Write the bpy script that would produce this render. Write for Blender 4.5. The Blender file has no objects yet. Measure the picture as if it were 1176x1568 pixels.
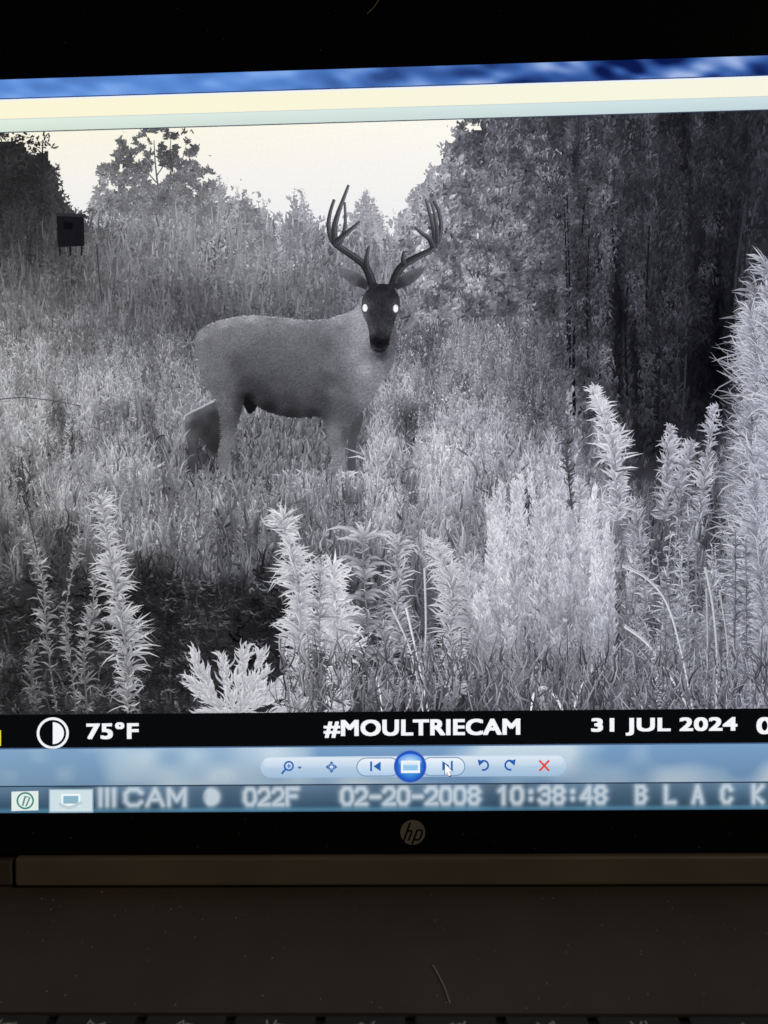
import bpy, math, random, bmesh
import numpy as np
from mathutils import Vector, Matrix
from mathutils.geometry import delaunay_2d_cdt
rng=np.random.default_rng(11); random.seed(7)
scene=bpy.context.scene
# ------------------------------------------------------------------ frames
F=1132.2; CX,CY=588.,784.
Uc=np.array([42600.,666.,1132.]); Uc/=np.linalg.norm(Uc)
Vc=np.array([0,1.,0])-Uc[1]*Uc; Vc/=np.linalg.norm(Vc)
Nc=np.cross(Uc,Vc); R=np.stack([Uc,Vc,Nc],1)
T=math.radians(15)
B=np.array([[1,0,0],[0,math.sin(T),math.cos(T)],[0,-math.cos(T),math.sin(T)]]).T
OZ=0.024; O=np.array([0,0,OZ]); CN=0.193
def _ray(x,y):
    x=np.asarray(x,float);y=np.asarray(y,float)
    d=np.stack([(x-CX)/F,-(y-CY)/F,-np.ones_like(x+y)],-1)
    return d@R
def _hit(x,y):
    d=_ray(x,y); t=-CN/d[...,2]
    return d[...,0]*t, d[...,1]*t
_o=_hit(632.,1356.); CU,CV=-_o[0],-_o[1]
def P(x,y):
    a,b=_hit(x,y); return a+CU,b+CV
def PR(x,y):
    a,b=_hit(x,y); a2,b2=_hit(np.full_like(np.asarray(y,float),632.),y); return a+CU,b2+CV
SM=Matrix(((B[0,0],B[0,1],B[0,2],O[0]),(B[1,0],B[1,1],B[1,2],O[1]),(B[2,0],B[2,1],B[2,2],O[2]),(0,0,0,1)))
# ------------------------------------------------------------------ noise / colour
_tab=rng.random((256,256))
def vn(x,y,s=0):
    x=np.asarray(x,float)+s*37.3;y=np.asarray(y,float)+s*91.7
    xi=np.floor(x).astype(int);yi=np.floor(y).astype(int);fx=x-xi;fy=y-yi
    fx=fx*fx*(3-2*fx);fy=fy*fy*(3-2*fy)
    g=lambda a,b:_tab[a&255,b&255]
    return (g(xi,yi)*(1-fx)+g(xi+1,yi)*fx)*(1-fy)+(g(xi,yi+1)*(1-fx)+g(xi+1,yi+1)*fx)*fy
def lin(c):
    c=np.clip(np.asarray(c,float)/255,0,1)
    return np.where(c<=0.04045,c/12.92,((c+0.055)/1.055)**2.4)
def grey(L,x=None):
    L=np.clip(L,0,255)
    b=2+0.05*np.minimum(L,160) 
    if x is not None: b=b*np.clip(0.25+np.asarray(x)/1100.,0.3,1.3)
    b=b*np.clip((250-L)/30,0,1)
    return np.stack([L-b*.2,L-b*.1,np.minimum(L+b,255)],-1)
# ------------------------------------------------------------------ materials
def screen_mat(name,grain=0.22,scale=2600):
    m=bpy.data.materials.new(name);m.use_nodes=True;nt=m.node_tree;nt.nodes.clear()
    o=nt.nodes.new('ShaderNodeOutputMaterial');e=nt.nodes.new('ShaderNodeEmission')
    a=nt.nodes.new('ShaderNodeAttribute');a.attribute_name='Col'
    tc=nt.nodes.new('ShaderNodeTexCoord');n=nt.nodes.new('ShaderNodeTexNoise');n.inputs['Scale'].default_value=scale;n.inputs['Detail'].default_value=2
    mr=nt.nodes.new('ShaderNodeMapRange');mr.inputs['From Min'].default_value=.3;mr.inputs['From Max'].default_value=.7
    mr.inputs['To Min'].default_value=1-grain;mr.inputs['To Max'].default_value=1+grain
    v=nt.nodes.new('ShaderNodeVectorMath');v.operation='SCALE'
    nt.links.new(tc.outputs['Object'],n.inputs['Vector']);nt.links.new(n.outputs['Fac'],mr.inputs['Value'])
    nt.links.new(a.outputs['Color'],v.inputs[0]);nt.links.new(mr.outputs[0],v.inputs['Scale'])
    nt.links.new(v.outputs[0],e.inputs['Color']);nt.links.new(e.outputs[0],o.inputs['Surface'])
    m.cycles.emission_sampling='NONE'
    return m
M_PIC=screen_mat('lcd_picture',.16); M_UI=screen_mat('lcd_interface',.02); M_SKY=screen_mat('lcd_sky',.022,1500)
def pbr(name,col,rough=.5,metal=0,spec=.5,bump=0,bscale=3000,var=.15):
    m=bpy.data.materials.new(name);m.use_nodes=True;nt=m.node_tree;b=nt.nodes['Principled BSDF']
    b.inputs['Roughness'].default_value=rough;b.inputs['Metallic'].default_value=metal
    b.inputs['Specular IOR Level'].default_value=spec
    tc=nt.nodes.new('ShaderNodeTexCoord');n=nt.nodes.new('ShaderNodeTexNoise');n.inputs['Scale'].default_value=35;n.inputs['Detail'].default_value=6
    cr=nt.nodes.new('ShaderNodeValToRGB')
    cr.color_ramp.elements[0].color=(*[c*(1-var) for c in col],1);cr.color_ramp.elements[1].color=(*[c*(1+var) for c in col],1)
    cr.color_ramp.elements[0].position=.3;cr.color_ramp.elements[1].position=.7
    nt.links.new(tc.outputs['Object'],n.inputs['Vector']);nt.links.new(n.outputs['Fac'],cr.inputs['Fac']);nt.links.new(cr.outputs[0],b.inputs['Base Color'])
    if bump:
        n2=nt.nodes.new('ShaderNodeTexNoise');n2.inputs['Scale'].default_value=bscale
        bp=nt.nodes.new('ShaderNodeBump');bp.inputs['Strength'].default_value=bump;bp.inputs['Distance'].default_value=.0001
        nt.links.new(tc.outputs['Object'],n2.inputs['Vector']);nt.links.new(n2.outputs['Fac'],bp.inputs['Height']);nt.links.new(bp.outputs[0],b.inputs['Normal'])
    return m
# ------------------------------------------------------------------ luminance fields
GYL=[(200,[48,60,95,105,135,150,150,95,82,64,56,46,36]),(250,[44,60,90,110,135,150,155,105,90,64,54,44,36]),
(300,[42,82,110,124,140,154,170,120,102,64,52,42,34]),(350,[48,68,138,148,148,144,154,132,106,62,48,38,34]),
(400,[80,84,134,148,148,136,144,138,106,58,46,34,50]),(450,[112,97,110,108,118,116,132,136,104,54,40,28,90]),
(500,[136,124,114,94,94,98,122,138,112,54,34,22,112]),(550,[156,156,150,120,112,116,134,146,118,66,28,16,135]),
(600,[166,172,168,146,122,122,148,156,126,82,26,14,148]),(650,[160,170,166,136,116,122,156,172,152,106,30,36,156]),
(700,[150,160,148,104,118,134,168,180,168,120,42,90,162]),(750,[138,150,134,120,138,150,162,166,172,150,82,106,162]),
(800,[120,122,124,126,126,140,146,140,178,172,102,114,160]),(850,[92,98,94,96,98,108,118,116,176,172,102,110,158]),
(900,[66,62,58,52,52,76,88,94,166,160,94,104,154]),(950,[56,50,46,42,42,60,72,80,134,126,86,96,146]),
(1000,[50,52,48,46,46,58,70,80,100,98,84,94,140]),(1050,[56,58,54,54,52,64,76,84,94,94,86,94,136]),(1100,[58,60,56,56,54,68,80,88,96,96,86,94,134])]
GT=np.array([g[1] for g in GYL],float)
def field(x,y):
    x=np.clip(x,0,1199.9);y=np.clip(y,200,1099.9)
    i=(x//100).astype(int);fx=x/100-i
    j=((y-200)//50).astype(int);fy=(y-200)/50-j
    return (GT[j,i]*(1-fx)+GT[j,i+1]*fx)*(1-fy)+(GT[j+1,i]*(1-fx)+GT[j+1,i+1]*fx)*fy
def dark_zone(x,y):
    return (x>865)&(x<1112)&(y<742-.25*np.abs(x-1000))
# ------------------------------------------------------------------ builder
class Bld:
    def __init__(s,rect=False): s.v=[];s.c=[];s.f={3:[],4:[]};s.n=0;s.rect=rect
    def add(s,xy,z,col,faces):
        xy=np.asarray(xy,float);n=len(xy)
        z=np.broadcast_to(np.asarray(z,float),(n,));col=np.asarray(col,float)
        if col.ndim==1: col=np.broadcast_to(col,(n,3))
        u,v=(PR if s.rect else P)(xy[:,0],xy[:,1])
        s.v.append(np.stack([u,v,z*1e-3],1));s.c.append(lin(col))
        for k,fa in faces.items():
            if len(fa): s.f[k].append(np.asarray(fa,int).reshape(-1,k)+s.n)
        s.n+=n
    def build(s,name,mat,parent=None):
        V=np.concatenate(s.v);C=np.concatenate(s.c)
        me=bpy.data.meshes.new(name);cen=V.mean(0);cen[2]=0
        V=V-cen
        loops=[];starts=[];st=0
        for k in (3,4):
            if s.f[k]:
                fa=np.concatenate(s.f[k]);loops.append(fa.ravel());starts.append(st+np.arange(len(fa))*k);st+=fa.size
        loops=np.concatenate(loops);starts=np.concatenate(starts)
        me.vertices.add(len(V));me.vertices.foreach_set('co',V.ravel().astype(np.float32))
        me.loops.add(len(loops));me.loops.foreach_set('vertex_index',loops.astype(np.int32))
        me.polygons.add(len(starts));me.polygons.foreach_set('loop_start',starts.astype(np.int32))
        me.update(calc_edges=True);me.validate()
        at=me.color_attributes.new('Col','FLOAT_COLOR','POINT')
        at.data.foreach_set('color',np.concatenate([C,np.ones((len(C),1))],1).ravel().astype(np.float32))
        me.materials.append(mat)
        ob=bpy.data.objects.new(name,me);scene.collection.objects.link(ob)
        mw=SM@Matrix.Translation(Vector(cen))
        ob.matrix_world=mw
        if parent: ob.parent=parent; ob.matrix_parent_inverse=parent.matrix_world.inverted()
        return ob
    def grid(s,x0,x1,y0,y1,nx,ny,colf,z,mask=None):
        X,Y=np.meshgrid(np.linspace(x0,x1,nx),np.linspace(y0,y1,ny))
        i=np.arange(nx*ny).reshape(ny,nx)
        f=np.stack([i[1:,:-1],i[1:,1:],i[:-1,1:],i[:-1,:-1]],-1).reshape(-1,4)
        if mask is not None:
            k=mask(X,Y);k=(k[1:,:-1]&k[1:,1:]&k[:-1,1:]&k[:-1,:-1]).ravel();f=f[k]
        s.add(np.stack([X.ravel(),Y.ravel()],1),z,colf(X.ravel(),Y.ravel()),{4:f})
    def blades(s,bx,by,tx,ty,w,bend,L0,L1,z,prof=(1,.85,.5,.06),soft=.0,bg=None,own=None):
        """curved tapering blades; soft>0 lets the rim melt towards the local mean tone
        (own=k: towards a darker copy of the blade's own tone)"""
        bx,by,tx,ty,w,bend,L0,L1,z=[np.atleast_1d(np.asarray(a,float)) for a in np.broadcast_arrays(bx,by,tx,ty,w,bend,L0,L1,z)]
        N=len(bx);t=np.array([0,.33,.68,1.])[None]
        dx=(tx-bx)[:,None];dy=(ty-by)[:,None];ln=np.hypot(dx,dy)+1e-6
        px,py=-dy/ln,dx/ln
        q=4*t*(1-t)*bend[:,None]*ln
        x=bx[:,None]+dx*t+px*q;y=by[:,None]+dy*t+py*q
        hw=.5*w[:,None]*np.array(prof)[None]
        L=L0[:,None]*(1-t)+L1[:,None]*t
        if soft<=0:
            X=np.stack([x-px*hw,x+px*hw],2);Y=np.stack([y-py*hw,y+py*hw],2)
            LL=np.repeat(L[:,:,None],2,2)
            b=np.arange(N)[:,None]*8
            f=np.concatenate([b+np.array([[0,1,3,2]]),b+np.array([[2,3,5,4]]),b+np.array([[4,5,7,6]])]);k=8
        else:
            X=np.stack([x-px*hw,x,x+px*hw],2);Y=np.stack([y-py*hw,y,y+py*hw],2)
            bgL=(L*own if own else field(x,y)*.5+L*.36) if bg is None else bg(x,y)  # own darkens the rim as the blade's painted shadow
            E=L*(1-soft)+bgL*soft
            tipm=np.array([.35,0,0,.4 if own else .6])[None]*soft
            Cn=L*(1-tipm)+bgL*tipm
            LL=np.stack([E,Cn,E],2)
            b=np.arange(N)[:,None]*12
            f=np.concatenate([b+np.array([[r*3+c,r*3+c+1,r*3+c+4,r*3+c+3]]) for r in range(3) for c in range(2)]);k=12
        s.add(np.stack([X.ravel(),Y.ravel()],1),np.repeat(z,k),grey(LL.ravel(),X.ravel()),{4:f})
    def ribbon(s,pts,w,col,z,w1=None,smooth=0):
        p=np.asarray(pts,float)
        if smooth: p=catmull(p,smooth,False)
        d=np.gradient(p,axis=0);d/=np.linalg.norm(d,axis=1)[:,None]+1e-9
        nn=np.stack([-d[:,1],d[:,0]],1)
        ww=np.linspace(w,w if w1 is None else w1,len(p))[:,None]/2
        v=np.concatenate([p-nn*ww,p+nn*ww]);n=len(p);i=np.arange(n-1)
        col=np.asarray(col,float)
        if col.ndim==2: col=np.concatenate([col,col])
        s.add(v,z,col,{4:np.stack([i,i+1,i+1+n,i+n],1)})
    def disc(s,cx,cy,r,col,z,n=40,a0=0,a1=360,ry=None,col2=None):
        a=np.radians(np.linspace(a0,a1,n+1));ry=ry or r
        v=np.concatenate([[[cx,cy]],np.stack([cx+r*np.cos(a),cy+ry*np.sin(a)],1)])
        i=np.arange(1,n+1)
        c=np.tile(np.asarray(col,float),(n+2,1))
        if col2 is not None: c[1:]=col2
        s.add(v,z,c,{3:np.stack([np.zeros(n,int),i,i+1],1)})
    def ring(s,cx,cy,r,w,col,z,a0=0,a1=360,n=40):
        a=np.radians(np.linspace(a0,a1,n+1));s.ribbon(np.stack([cx+r*np.cos(a),cy+r*np.sin(a)],1),w,col,z)
    def rect_(s,x0,y0,x1,y1,col,z): s.add([[x0,y0],[x1,y0],[x1,y1],[x0,y1]],z,col,{4:[[3,2,1,0]]})
    def pill(s,x0,y0,x1,y1,c0,c1,z):
        r=(y1-y0)/2;cy=(y0+y1)/2;a=np.radians(np.linspace(90,270,15))
        l=np.stack([x0+r+r*np.cos(a),cy-r*np.sin(a)],1);rr=np.stack([x1-r-r*np.cos(a),cy-r*np.sin(a)],1)
        v=np.concatenate([l,rr]);t=((v[:,1]-y0)/(y1-y0))[:,None]
        i=np.arange(14)
        s.add(v,z,np.array(c0)*(1-t)+np.array(c1)*t,{4:np.stack([i,i+15,i+16,i+1],1)})
    def poly(s,pts,col,z):
        pts=[Vector(p) for p in pts];n=len(pts)
        r=delaunay_2d_cdt(pts,[],[list(range(n))],1,1e-6)
        s.add([tuple(v) for v in r[0]],z,col,{3:[f for f in r[2] if len(f)==3]})
    def text(s,body,x0,x1,y0,y1,col,z,bold=1.5):
        cu=bpy.data.curves.new('t','FONT');cu.body=body;cu.resolution_u=4;cu.space_character=1.06
        ob=bpy.data.objects.new('t',cu);scene.collection.objects.link(ob)
        me=bpy.data.meshes.new_from_object(ob.evaluated_get(bpy.context.evaluated_depsgraph_get()))
        v=np.array([list(a.co) for a in me.vertices])[:,:2]
        mn=v.min(0);mx=v.max(0);x0+=bold;x1-=bold;y0+=bold*.6;y1-=bold*.6
        x=x0+(v[:,0]-mn[0])/(mx[0]-mn[0])*(x1-x0);y=y1-(v[:,1]-mn[1])/(mx[1]-mn[1])*(y1-y0)
        f3=[];
        for p in me.polygons:
            vs=list(p.vertices)
            for k in range(1,len(vs)-1): f3.append([vs[0],vs[k],vs[k+1]])
        for q,(ox,oy) in enumerate(((0,0),(-1,-.6),(1,-.6),(-1,.6),(1,.6),(-1,0),(1,0))):
            s.add(np.stack([x+ox*bold,y+oy*bold],1),z+q*.001,col,{3:f3})
        bpy.data.objects.remove(ob);bpy.data.curves.remove(cu);bpy.data.meshes.remove(me)
def catmull(p,k,closed=True):
    p=np.asarray(p,float);n=len(p);out=[]
    for i in range(n if closed else n-1):
        g=(lambda j:p[j%n]) if closed else (lambda j:p[min(max(j,0),n-1)])
        a,b,c,d=g(i-1),g(i),g(i+1),g(i+2)
        for t in np.linspace(0,1,k,endpoint=False):
            out.append(.5*((2*b)+(-a+c)*t+(2*a-5*b+4*c-d)*t*t+(-a+3*b-3*c+d)*t**3))
    if not closed: out.append(p[-1])
    return np.array(out)
TL=np.array([(-220,190),(40,204),(72,208),(84,225),(92,262),(100,292),(125,318),(142,300),(155,250),(165,225),(185,208),(215,196),(245,190),(285,194),(300,215),(318,240),(332,266),(352,290),(372,272),(395,296),(430,330),(445,306),(460,295),(478,324),(500,342),(530,340),(548,316),(562,294),(575,316),(600,344),(622,306),(650,278),(668,245),(684,208),(700,188),(735,176),(760,120),(1500,120)],float)
def topl(x): return np.interp(x,TL[:,0],TL[:,1])
X0,X1=-210.,1480.
# ================================================================== picture on the LCD
b=Bld()
def skyc(x,y):
    t=np.clip((y-190)/150,0,1)[:,None];r=np.clip(x/700,0,1)[:,None]
    top=np.array([252,246,224])*(1-r)+np.array([252,250,240])*r
    return top*(1-t)+np.array([240,240,243])*t
b.grid(X0,X1,150,420,60,20,skyc,.02);b.build('sky',M_SKY)
def streak(x,y,L):
    w=x+10*vn(x/60,y/70,9)
    st=vn(w/13,y/260,3)*.5+vn(w/40,y/300,6)*.35+vn(x/10,y/22,7)*.15
    k=np.clip((x-800)/110,0,1)*(y<700)
    return L*(1-k)+L*k*np.clip(.05+1.8*st,.2,1.8)
def basec(x,y):
    L=field(x,y)*(.62+.3*vn(x/30,y/45,1)+.25*vn(x/9,y/16,2)-.02)
    return grey(streak(x,y,L)*.86,x)
def bmask(x,y):
    off=18+22*(vn(x/14,y/14,5)-.3)
    off=np.where((x>148)&(x<332),off+72*np.clip(1-((x-240)/100)**4,0,1),off)
    return y>topl(x)+off
b=Bld();b.grid(X0,X1,150,700,560,190,basec,.05,mask=bmask);b.build('background_forest',M_PIC)
b=Bld();b.grid(X0,X1,480,1100,560,230,basec,.07,mask=lambda x,y:y>500+25*vn(x/40,y*0,8));b.build('ground',M_PIC)
def foliage(b,n,xr,yr,size,z0,z1,ang=(-80,25),cond=None,contrast=.5,gain=1.,clump=(26,30),Lf=None,wr=.45,soft=.6,bg=None,rag=22):
    x=rng.uniform(*xr,n);y=rng.uniform(*yr,n)
    k=y>topl(x)+rag*(vn(x/8,y/8,11)-.38)+rng.normal(0,3,n)
    gap=(vn(x/10,y/9,14)*.65+vn(x/22,y/18,17)*.35>.53)&(y<topl(x)+92)&(x>150)&(x<335)
    gap|=(vn(x/10,y/12,15)>.6)&(y<255)&(x>690)&(x<850)
    gap|=(vn(x/9,y/9,16)>.58)&(y<topl(x)+60)&(x<100)&(x>30)
    gap|=(vn(x/6,y/8,18)>.56)&(y<topl(x)+24)&(x>330)&(x<700)
    k&=~gap
    if cond is not None:k&=cond(x,y)
    x=x[k];y=y[k];n=len(x)
    L=(field(x,y) if Lf is None else Lf(x,y))*gain
    cl=vn(x/clump[0],y/clump[1],21)*.6+vn(x/clump[0]*3,y/clump[1]*3,22)*.4
    L=L*(1+contrast*(cl-.5)*1.7)*(1+contrast*rng.normal(0,.3,n))
    L=streak(x,y,L)
    edge=np.clip(1-(y-topl(x))/45,0,1)*((x>330)&(x<700))
    L=L*(1-edge*.6)+190*edge*.6
    a=np.radians(rng.normal(ang[0],ang[1],n));s=size*rng.lognormal(0,.35,n)
    b.blades(x,y,x+s*np.cos(a),y+s*np.sin(a),s*wr*rng.uniform(.6,1.3,n),rng.normal(0,.08,n),L*.9,L*1.08,rng.uniform(z0,z1,n),prof=(.35,1,.8,.05),soft=soft,bg=bg)
b=Bld();foliage(b,10500,(X0,105),(190,410),5.2,.08,.14,ang=(-90,70),Lf=lambda x,y:np.where(x<72,44,66)+.12*np.maximum(y-300,0),wr=.42,bg=lambda x,y:52+0*x,rag=34)
for tx in (18,60,-60):b.ribbon([(tx,410),(tx+3,300),(tx+6,215)],6,grey(np.array(38.)),.09,2,smooth=6)
b.build('pine_tree',M_PIC)
b=Bld();foliage(b,19000,(138,338),(184,350),4.6,.08,.14,ang=(-90,80),wr=.42,Lf=lambda x,y:86+52*np.clip((y-250)/90,0,1)+25*(x<185),contrast=.6,bg=lambda x,y:108+0*x,rag=40)
for pts,w in (([(245,370),(243,300),(238,250),(236,215)],4),([(243,310),(215,270),(195,240)],2),([(243,300),(272,262),(285,225)],2),([(240,270),(258,240),(262,212)],2),([(240,280),(210,250),(180,245)],2)):
    b.ribbon(pts,w,grey(np.array(92.)),.085,1.2,smooth=6)
b.build('pine_tree',M_PIC)
b=Bld();foliage(b,24000,(X0,645),(262,505),5,.08,.15,ang=(-90,50),contrast=.42,cond=lambda x,y:(x>320)|(y>318),soft=.7,rag=34)
n=1800;x=rng.uniform(X0,640,n);y=rng.uniform(345,512,n);L=field(x,y)*rng.normal(1.05,.14,n);h=rng.uniform(12,44,n)
b.blades(x,y,x+rng.normal(0,5,n),y-np.minimum(h,np.maximum(y-topl(x)-12,4)),rng.uniform(2,5,n),rng.normal(0,.05,n),L*.9,L*1.1,rng.uniform(.12,.155,n),soft=.85)
for q in range(34):
    x0=rng.uniform(335,665) if q<28 else rng.uniform(552,574);y0=topl(x0)-rng.uniform(-6,14);hh=rng.uniform(30,60)
    n=60;t=rng.random(n);xx=x0+rng.normal(0,1.6,n)+rng.normal(0,3)*t;yy=y0+hh-hh*t;s=10*(1.05-t)*rng.uniform(.3,1.2,n);a=rng.normal(.7,.5,n)
    sg=rng.choice([-1,1],n);LL=rng.uniform(130,178)*rng.normal(1,.08,n)
    b.blades(xx,yy,xx+sg*s*np.cos(a),yy-s*np.sin(a),2.2,.05,LL,LL+15,rng.uniform(.15,.165,n),soft=.5,bg=lambda x,y:175+0*x)
b.build('tree_line',M_PIC)
b=Bld()
foliage(b,36000,(610,940),(150,650),6.6,.09,.16,ang=(-55,42),contrast=.72,clump=(18,24),soft=.55)
foliage(b,24000,(840,X1),(120,720),9,.09,.16,ang=(-80,26),contrast=.55,clump=(14,60),wr=.28,soft=.6)
for (xa,ya,xb,yb,LL,wd) in [(916,170,934,660,92,15),(962,180,990,660,60,18),(1035,170,1026,640,56,20),(1090,170,1075,520,50,20),(820,190,850,330,110,30),(880,350,905,640,74,20),(770,190,740,420,122,26)]:
    n=int(abs(yb-ya)*2.6);t=rng.random(n);x=xa+(xb-xa)*t+7*np.sin(t*9+xa)+rng.normal(0,wd*.4,n);y=ya+(yb-ya)*t
    s=rng.uniform(5,14,n);L=LL*rng.normal(1.04,.22,n)*(.6+.8*vn(t*16,t*0,xa))*np.sin(np.clip(t*.86+.07,0,1)*math.pi)**.3;a=np.radians(rng.normal(70,26,n))
    b.blades(x,y,x+s*np.cos(a)*np.where(rng.random(n)<.5,1,-1),y+s*np.sin(a),rng.uniform(1.8,3.6,n),.08,L*1.1,L*.7,rng.uniform(.15,.17,n),soft=.55)
for q in range(16):
    x=rng.uniform(850,1180);y=rng.uniform(520,680);
    b.ribbon([(x,y),(x+rng.normal(0,3),y-120),(x+rng.normal(0,8),y-rng.uniform(220,330))],rng.uniform(3,6),grey(np.array(rng.uniform(18,54)),x),.152+q*.0003,2,smooth=5)
b.build('evergreen_thicket',M_PIC)
hb=Bld()
hb.poly([(87,329),(129,331),(130,377),(89,379)],grey(np.array(24.)),.175)
hb.poly([(85,326),(132,328),(132,333),(85,331)],grey(np.array(48.)),.178)
for px in (92,108,126): hb.ribbon([(px,376),(px+rng.uniform(-1,1),392)],3,grey(np.array(30.)),.176)
hb.poly([(98,340),(112,341),(112,352),(98,351)],grey(np.array(14.)),.179)
hb.build('hunting_blind',M_PIC)
def clump(x,y):
    return 1+1.3*((vn(x/17,y/48,31)*.4+vn(x/48,y/60,33)*.4+vn(x/7,y/14,32)*.2)-.5)*1.8
def grass(b,n,xr,yr,ln,w,z0,z1,gain=1.,cond=None,spread=.28,contrast=.5,leaf=False,soft=.6):
    x=rng.uniform(*xr,n);y=rng.uniform(*yr,n)
    sc=np.interp(y,[480,800,1100],[.55,1,1.35])
    h=ln*sc*np.clip(rng.lognormal(0,.35,n),.3,2.0)
    k=np.ones(n,bool) if cond is None else cond(x,y,h);x=x[k];y=y[k];h=h[k];sc=sc[k];n=len(x)
    lean=rng.normal(0,spread,n)
    cf=np.interp(y,[500,640,800],[.5,.8,1.])
    L=field(x,y-h*.5)*gain*(1+(clump(x,y)-1)*cf)*(1+rng.normal(0,.24*contrast*1.6,n))
    L=np.where(L>195,195+(L-195)*.3,L)
    z=z0+(z1-z0)*np.clip((y-yr[0])/(yr[1]-yr[0]),0,1)*.8+rng.uniform(0,(z1-z0)*.2,n)
    b.blades(x,y,x+h*lean,y-h,w*sc*rng.uniform(.6,1.5,n),np.clip(rng.normal(0,.12,n),-.22,.22),L*.7,L*1.2,z,prof=(.4,1,.8,.05) if leaf else (1,.9,.55,.06),soft=soft)
def plumes(b,num,xr,yr,hr,gain,zf,cond):
    for q in range(num):
        x0=rng.uniform(*xr);y0=rng.uniform(*yr);h=rng.uniform(*hr)
        if not cond(x0,y0,h): continue
        n=int(h*1.3);t=rng.random(n)**.8;L=float(field(np.array(x0),np.array(y0-h*.5)))*rng.uniform(*gain);L=min(L,222)
        sg=rng.choice([-1,1],n);s=h*.16*(1.1-t)*rng.uniform(.3,1.3,n);a=rng.normal(.85,.4,n);cv=rng.normal()*h*.12
        xx=x0+rng.normal(0,h*.015+.4,n)+cv*t**2
        b.blades(xx,y0-h*t,xx+sg*s*np.cos(a),y0-h*t-s*np.sin(a),rng.uniform(1.6,3.,n),.05,L*.7,L*rng.normal(1,.12,n),zf(y0)+rng.uniform(0,.002,n),soft=.5,own=.66)
b=Bld()
grass(b,26000,(X0,X1),(500,760),19,2.8,.18,.21,contrast=.45,spread=.25,cond=lambda x,y,h:~dark_zone(x,y-h*.6),soft=.65)
grass(b,20000,(X0,X1),(505,760),8,3.2,.18,.21,leaf=True,spread=1.1,contrast=.5,cond=lambda x,y,h:~dark_zone(x,y),soft=.55)
plumes(b,300,(X0,900),(545,740),(22,62),(1.15,1.42),lambda y:.2105+.004*(y-545)/200,lambda x,y,h:not dark_zone(np.array(x),np.array(y-h*.6)))
b.ribbon([(-150,640),(0,612),(60,611),(125,622)],2,grey(np.array(70.)),.218,1,smooth=6)
b.build('meadow_grass',M_PIC)
# ================================================================== DEER
deer=bpy.data.objects.new('deer',None);scene.collection.objects.link(deer)
_u,_v=P(450.,600.);deer.matrix_world=SM@Matrix.Translation((float(_u),float(_v),0))
bpy.context.view_layer.update()
def idw(x,y,pts,p=3.):
    sh=x.shape;x=x.ravel();y=y.ravel()
    pts=np.array(pts,float);d=(x[:,None]-pts[None,:,0])**2+(y[:,None]-pts[None,:,1])**2+12
    w=d**(-p/2);return ((w*pts[None,:,2]).sum(1)/w.sum(1)).reshape(sh)
def shape(b,outline,pts,z,dome=0.,k=5,pitch=4.,noise=.07,rim=0.):
    o=catmull(outline,k);n=len(o)
    mn=o.min(0);mx=o.max(0)
    gx,gy=np.meshgrid(np.arange(mn[0],mx[0],pitch),np.arange(mn[1],mx[1],pitch));gp=np.stack([gx.ravel(),gy.ravel()],1)+rng.uniform(-.8,.8,(gx.size,2))
    a=o;c=np.roll(o,-1,0);ins=np.zeros(len(gp),bool)
    for (x1,y1),(x2,y2) in zip(a,c):
        cnd=((y1>gp[:,1])!=(y2>gp[:,1]))
        with np.errstate(divide='ignore',invalid='ignore'): xx=(x2-x1)*(gp[:,1]-y1)/(y2-y1)+x1
        ins^=cnd&(gp[:,0]<xx)
    gp=gp[ins]
    dm=np.sqrt(((gp[:,None,:]-o[None,::2,:])**2).sum(2)).min(1) if len(gp) else np.zeros(0)
    gp=gp[dm>1.5];allp=[Vector(p) for p in o]+[Vector(p) for p in gp]
    r=delaunay_2d_cdt(allp,[],[list(range(n))],1,1e-5)
    V=np.array([tuple(v) for v in r[0]])
    L=idw(V[:,0],V[:,1],pts)*(1+noise*(vn(V[:,0]/8,V[:,1]/8,41)-.5)*2)
    dd=np.sqrt(((V[:,None,:]-o[None,::2,:])**2).sum(2)).min(1)
    if rim: L=L*(1-rim*np.exp(-dd/3.5))
    b.add(V,z+dome*(1-np.exp(-dd/12)),grey(L,V[:,0]),{3:[f for f in r[2] if len(f)==3]})
    return gp
BODY=[(302,522),(307,509),(320,499),(338,492),(360,487),(385,484),(412,486),(440,488),(470,491),(500,490),(522,484),(540,477),(553,466),(560,452),(600,452),(606,480),(606,505),(605,530),(603,552),(597,568),(588,582),(577,598),(567,615),(556,629),(545,640),(538,650),(532,672),(529,700),(528,752),(514,752),(511,705),(506,680),(501,656),(493,638),(475,638),(455,639),(432,636),(412,630),(397,622),(385,610),(376,606),(372,622),(366,643),(359,668),(354,694),(353,752),(338,752),(336,705),(339,680),(341,655),(339,636),(333,616),(322,596),(312,576),(305,556),(301,538)]
BP=[(304,530,114),(309,514,138),(320,525,108),(345,494,152),(350,508,112),(330,545,108),(385,487,165),(385,500,116),(450,490,158),(450,504,112),(520,488,152),(520,504,120),(548,480,162),(552,500,154),  # coat tones with the back highlight and belly shade painted in
(400,530,98),(400,555,89),(450,560,92),(340,565,104),(350,590,94),(365,560,80),(378,590,62),(480,560,96),(430,590,80),(470,600,82),(400,605,56),(318,575,108),(308,558,118),
(446,634,38),(480,634,42),(412,626,32),(440,618,60),(480,615,68),(530,530,122),(545,540,142),(562,565,154),(580,560,126),(598,520,86),(560,605,122),(535,632,84),(599,555,108),(583,585,132),(510,560,106),(552,515,152),(503,580,78),(500,530,94),(515,600,98),(495,615,66),
(515,665,118),(532,665,80),(520,700,126),(520,740,130),(350,625,98),(368,625,58),(345,680,112),(345,740,122),(340,610,104),(382,610,24),(585,466,54),(586,545,62),(430,530,102),(470,525,104)]
b=Bld()
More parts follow.
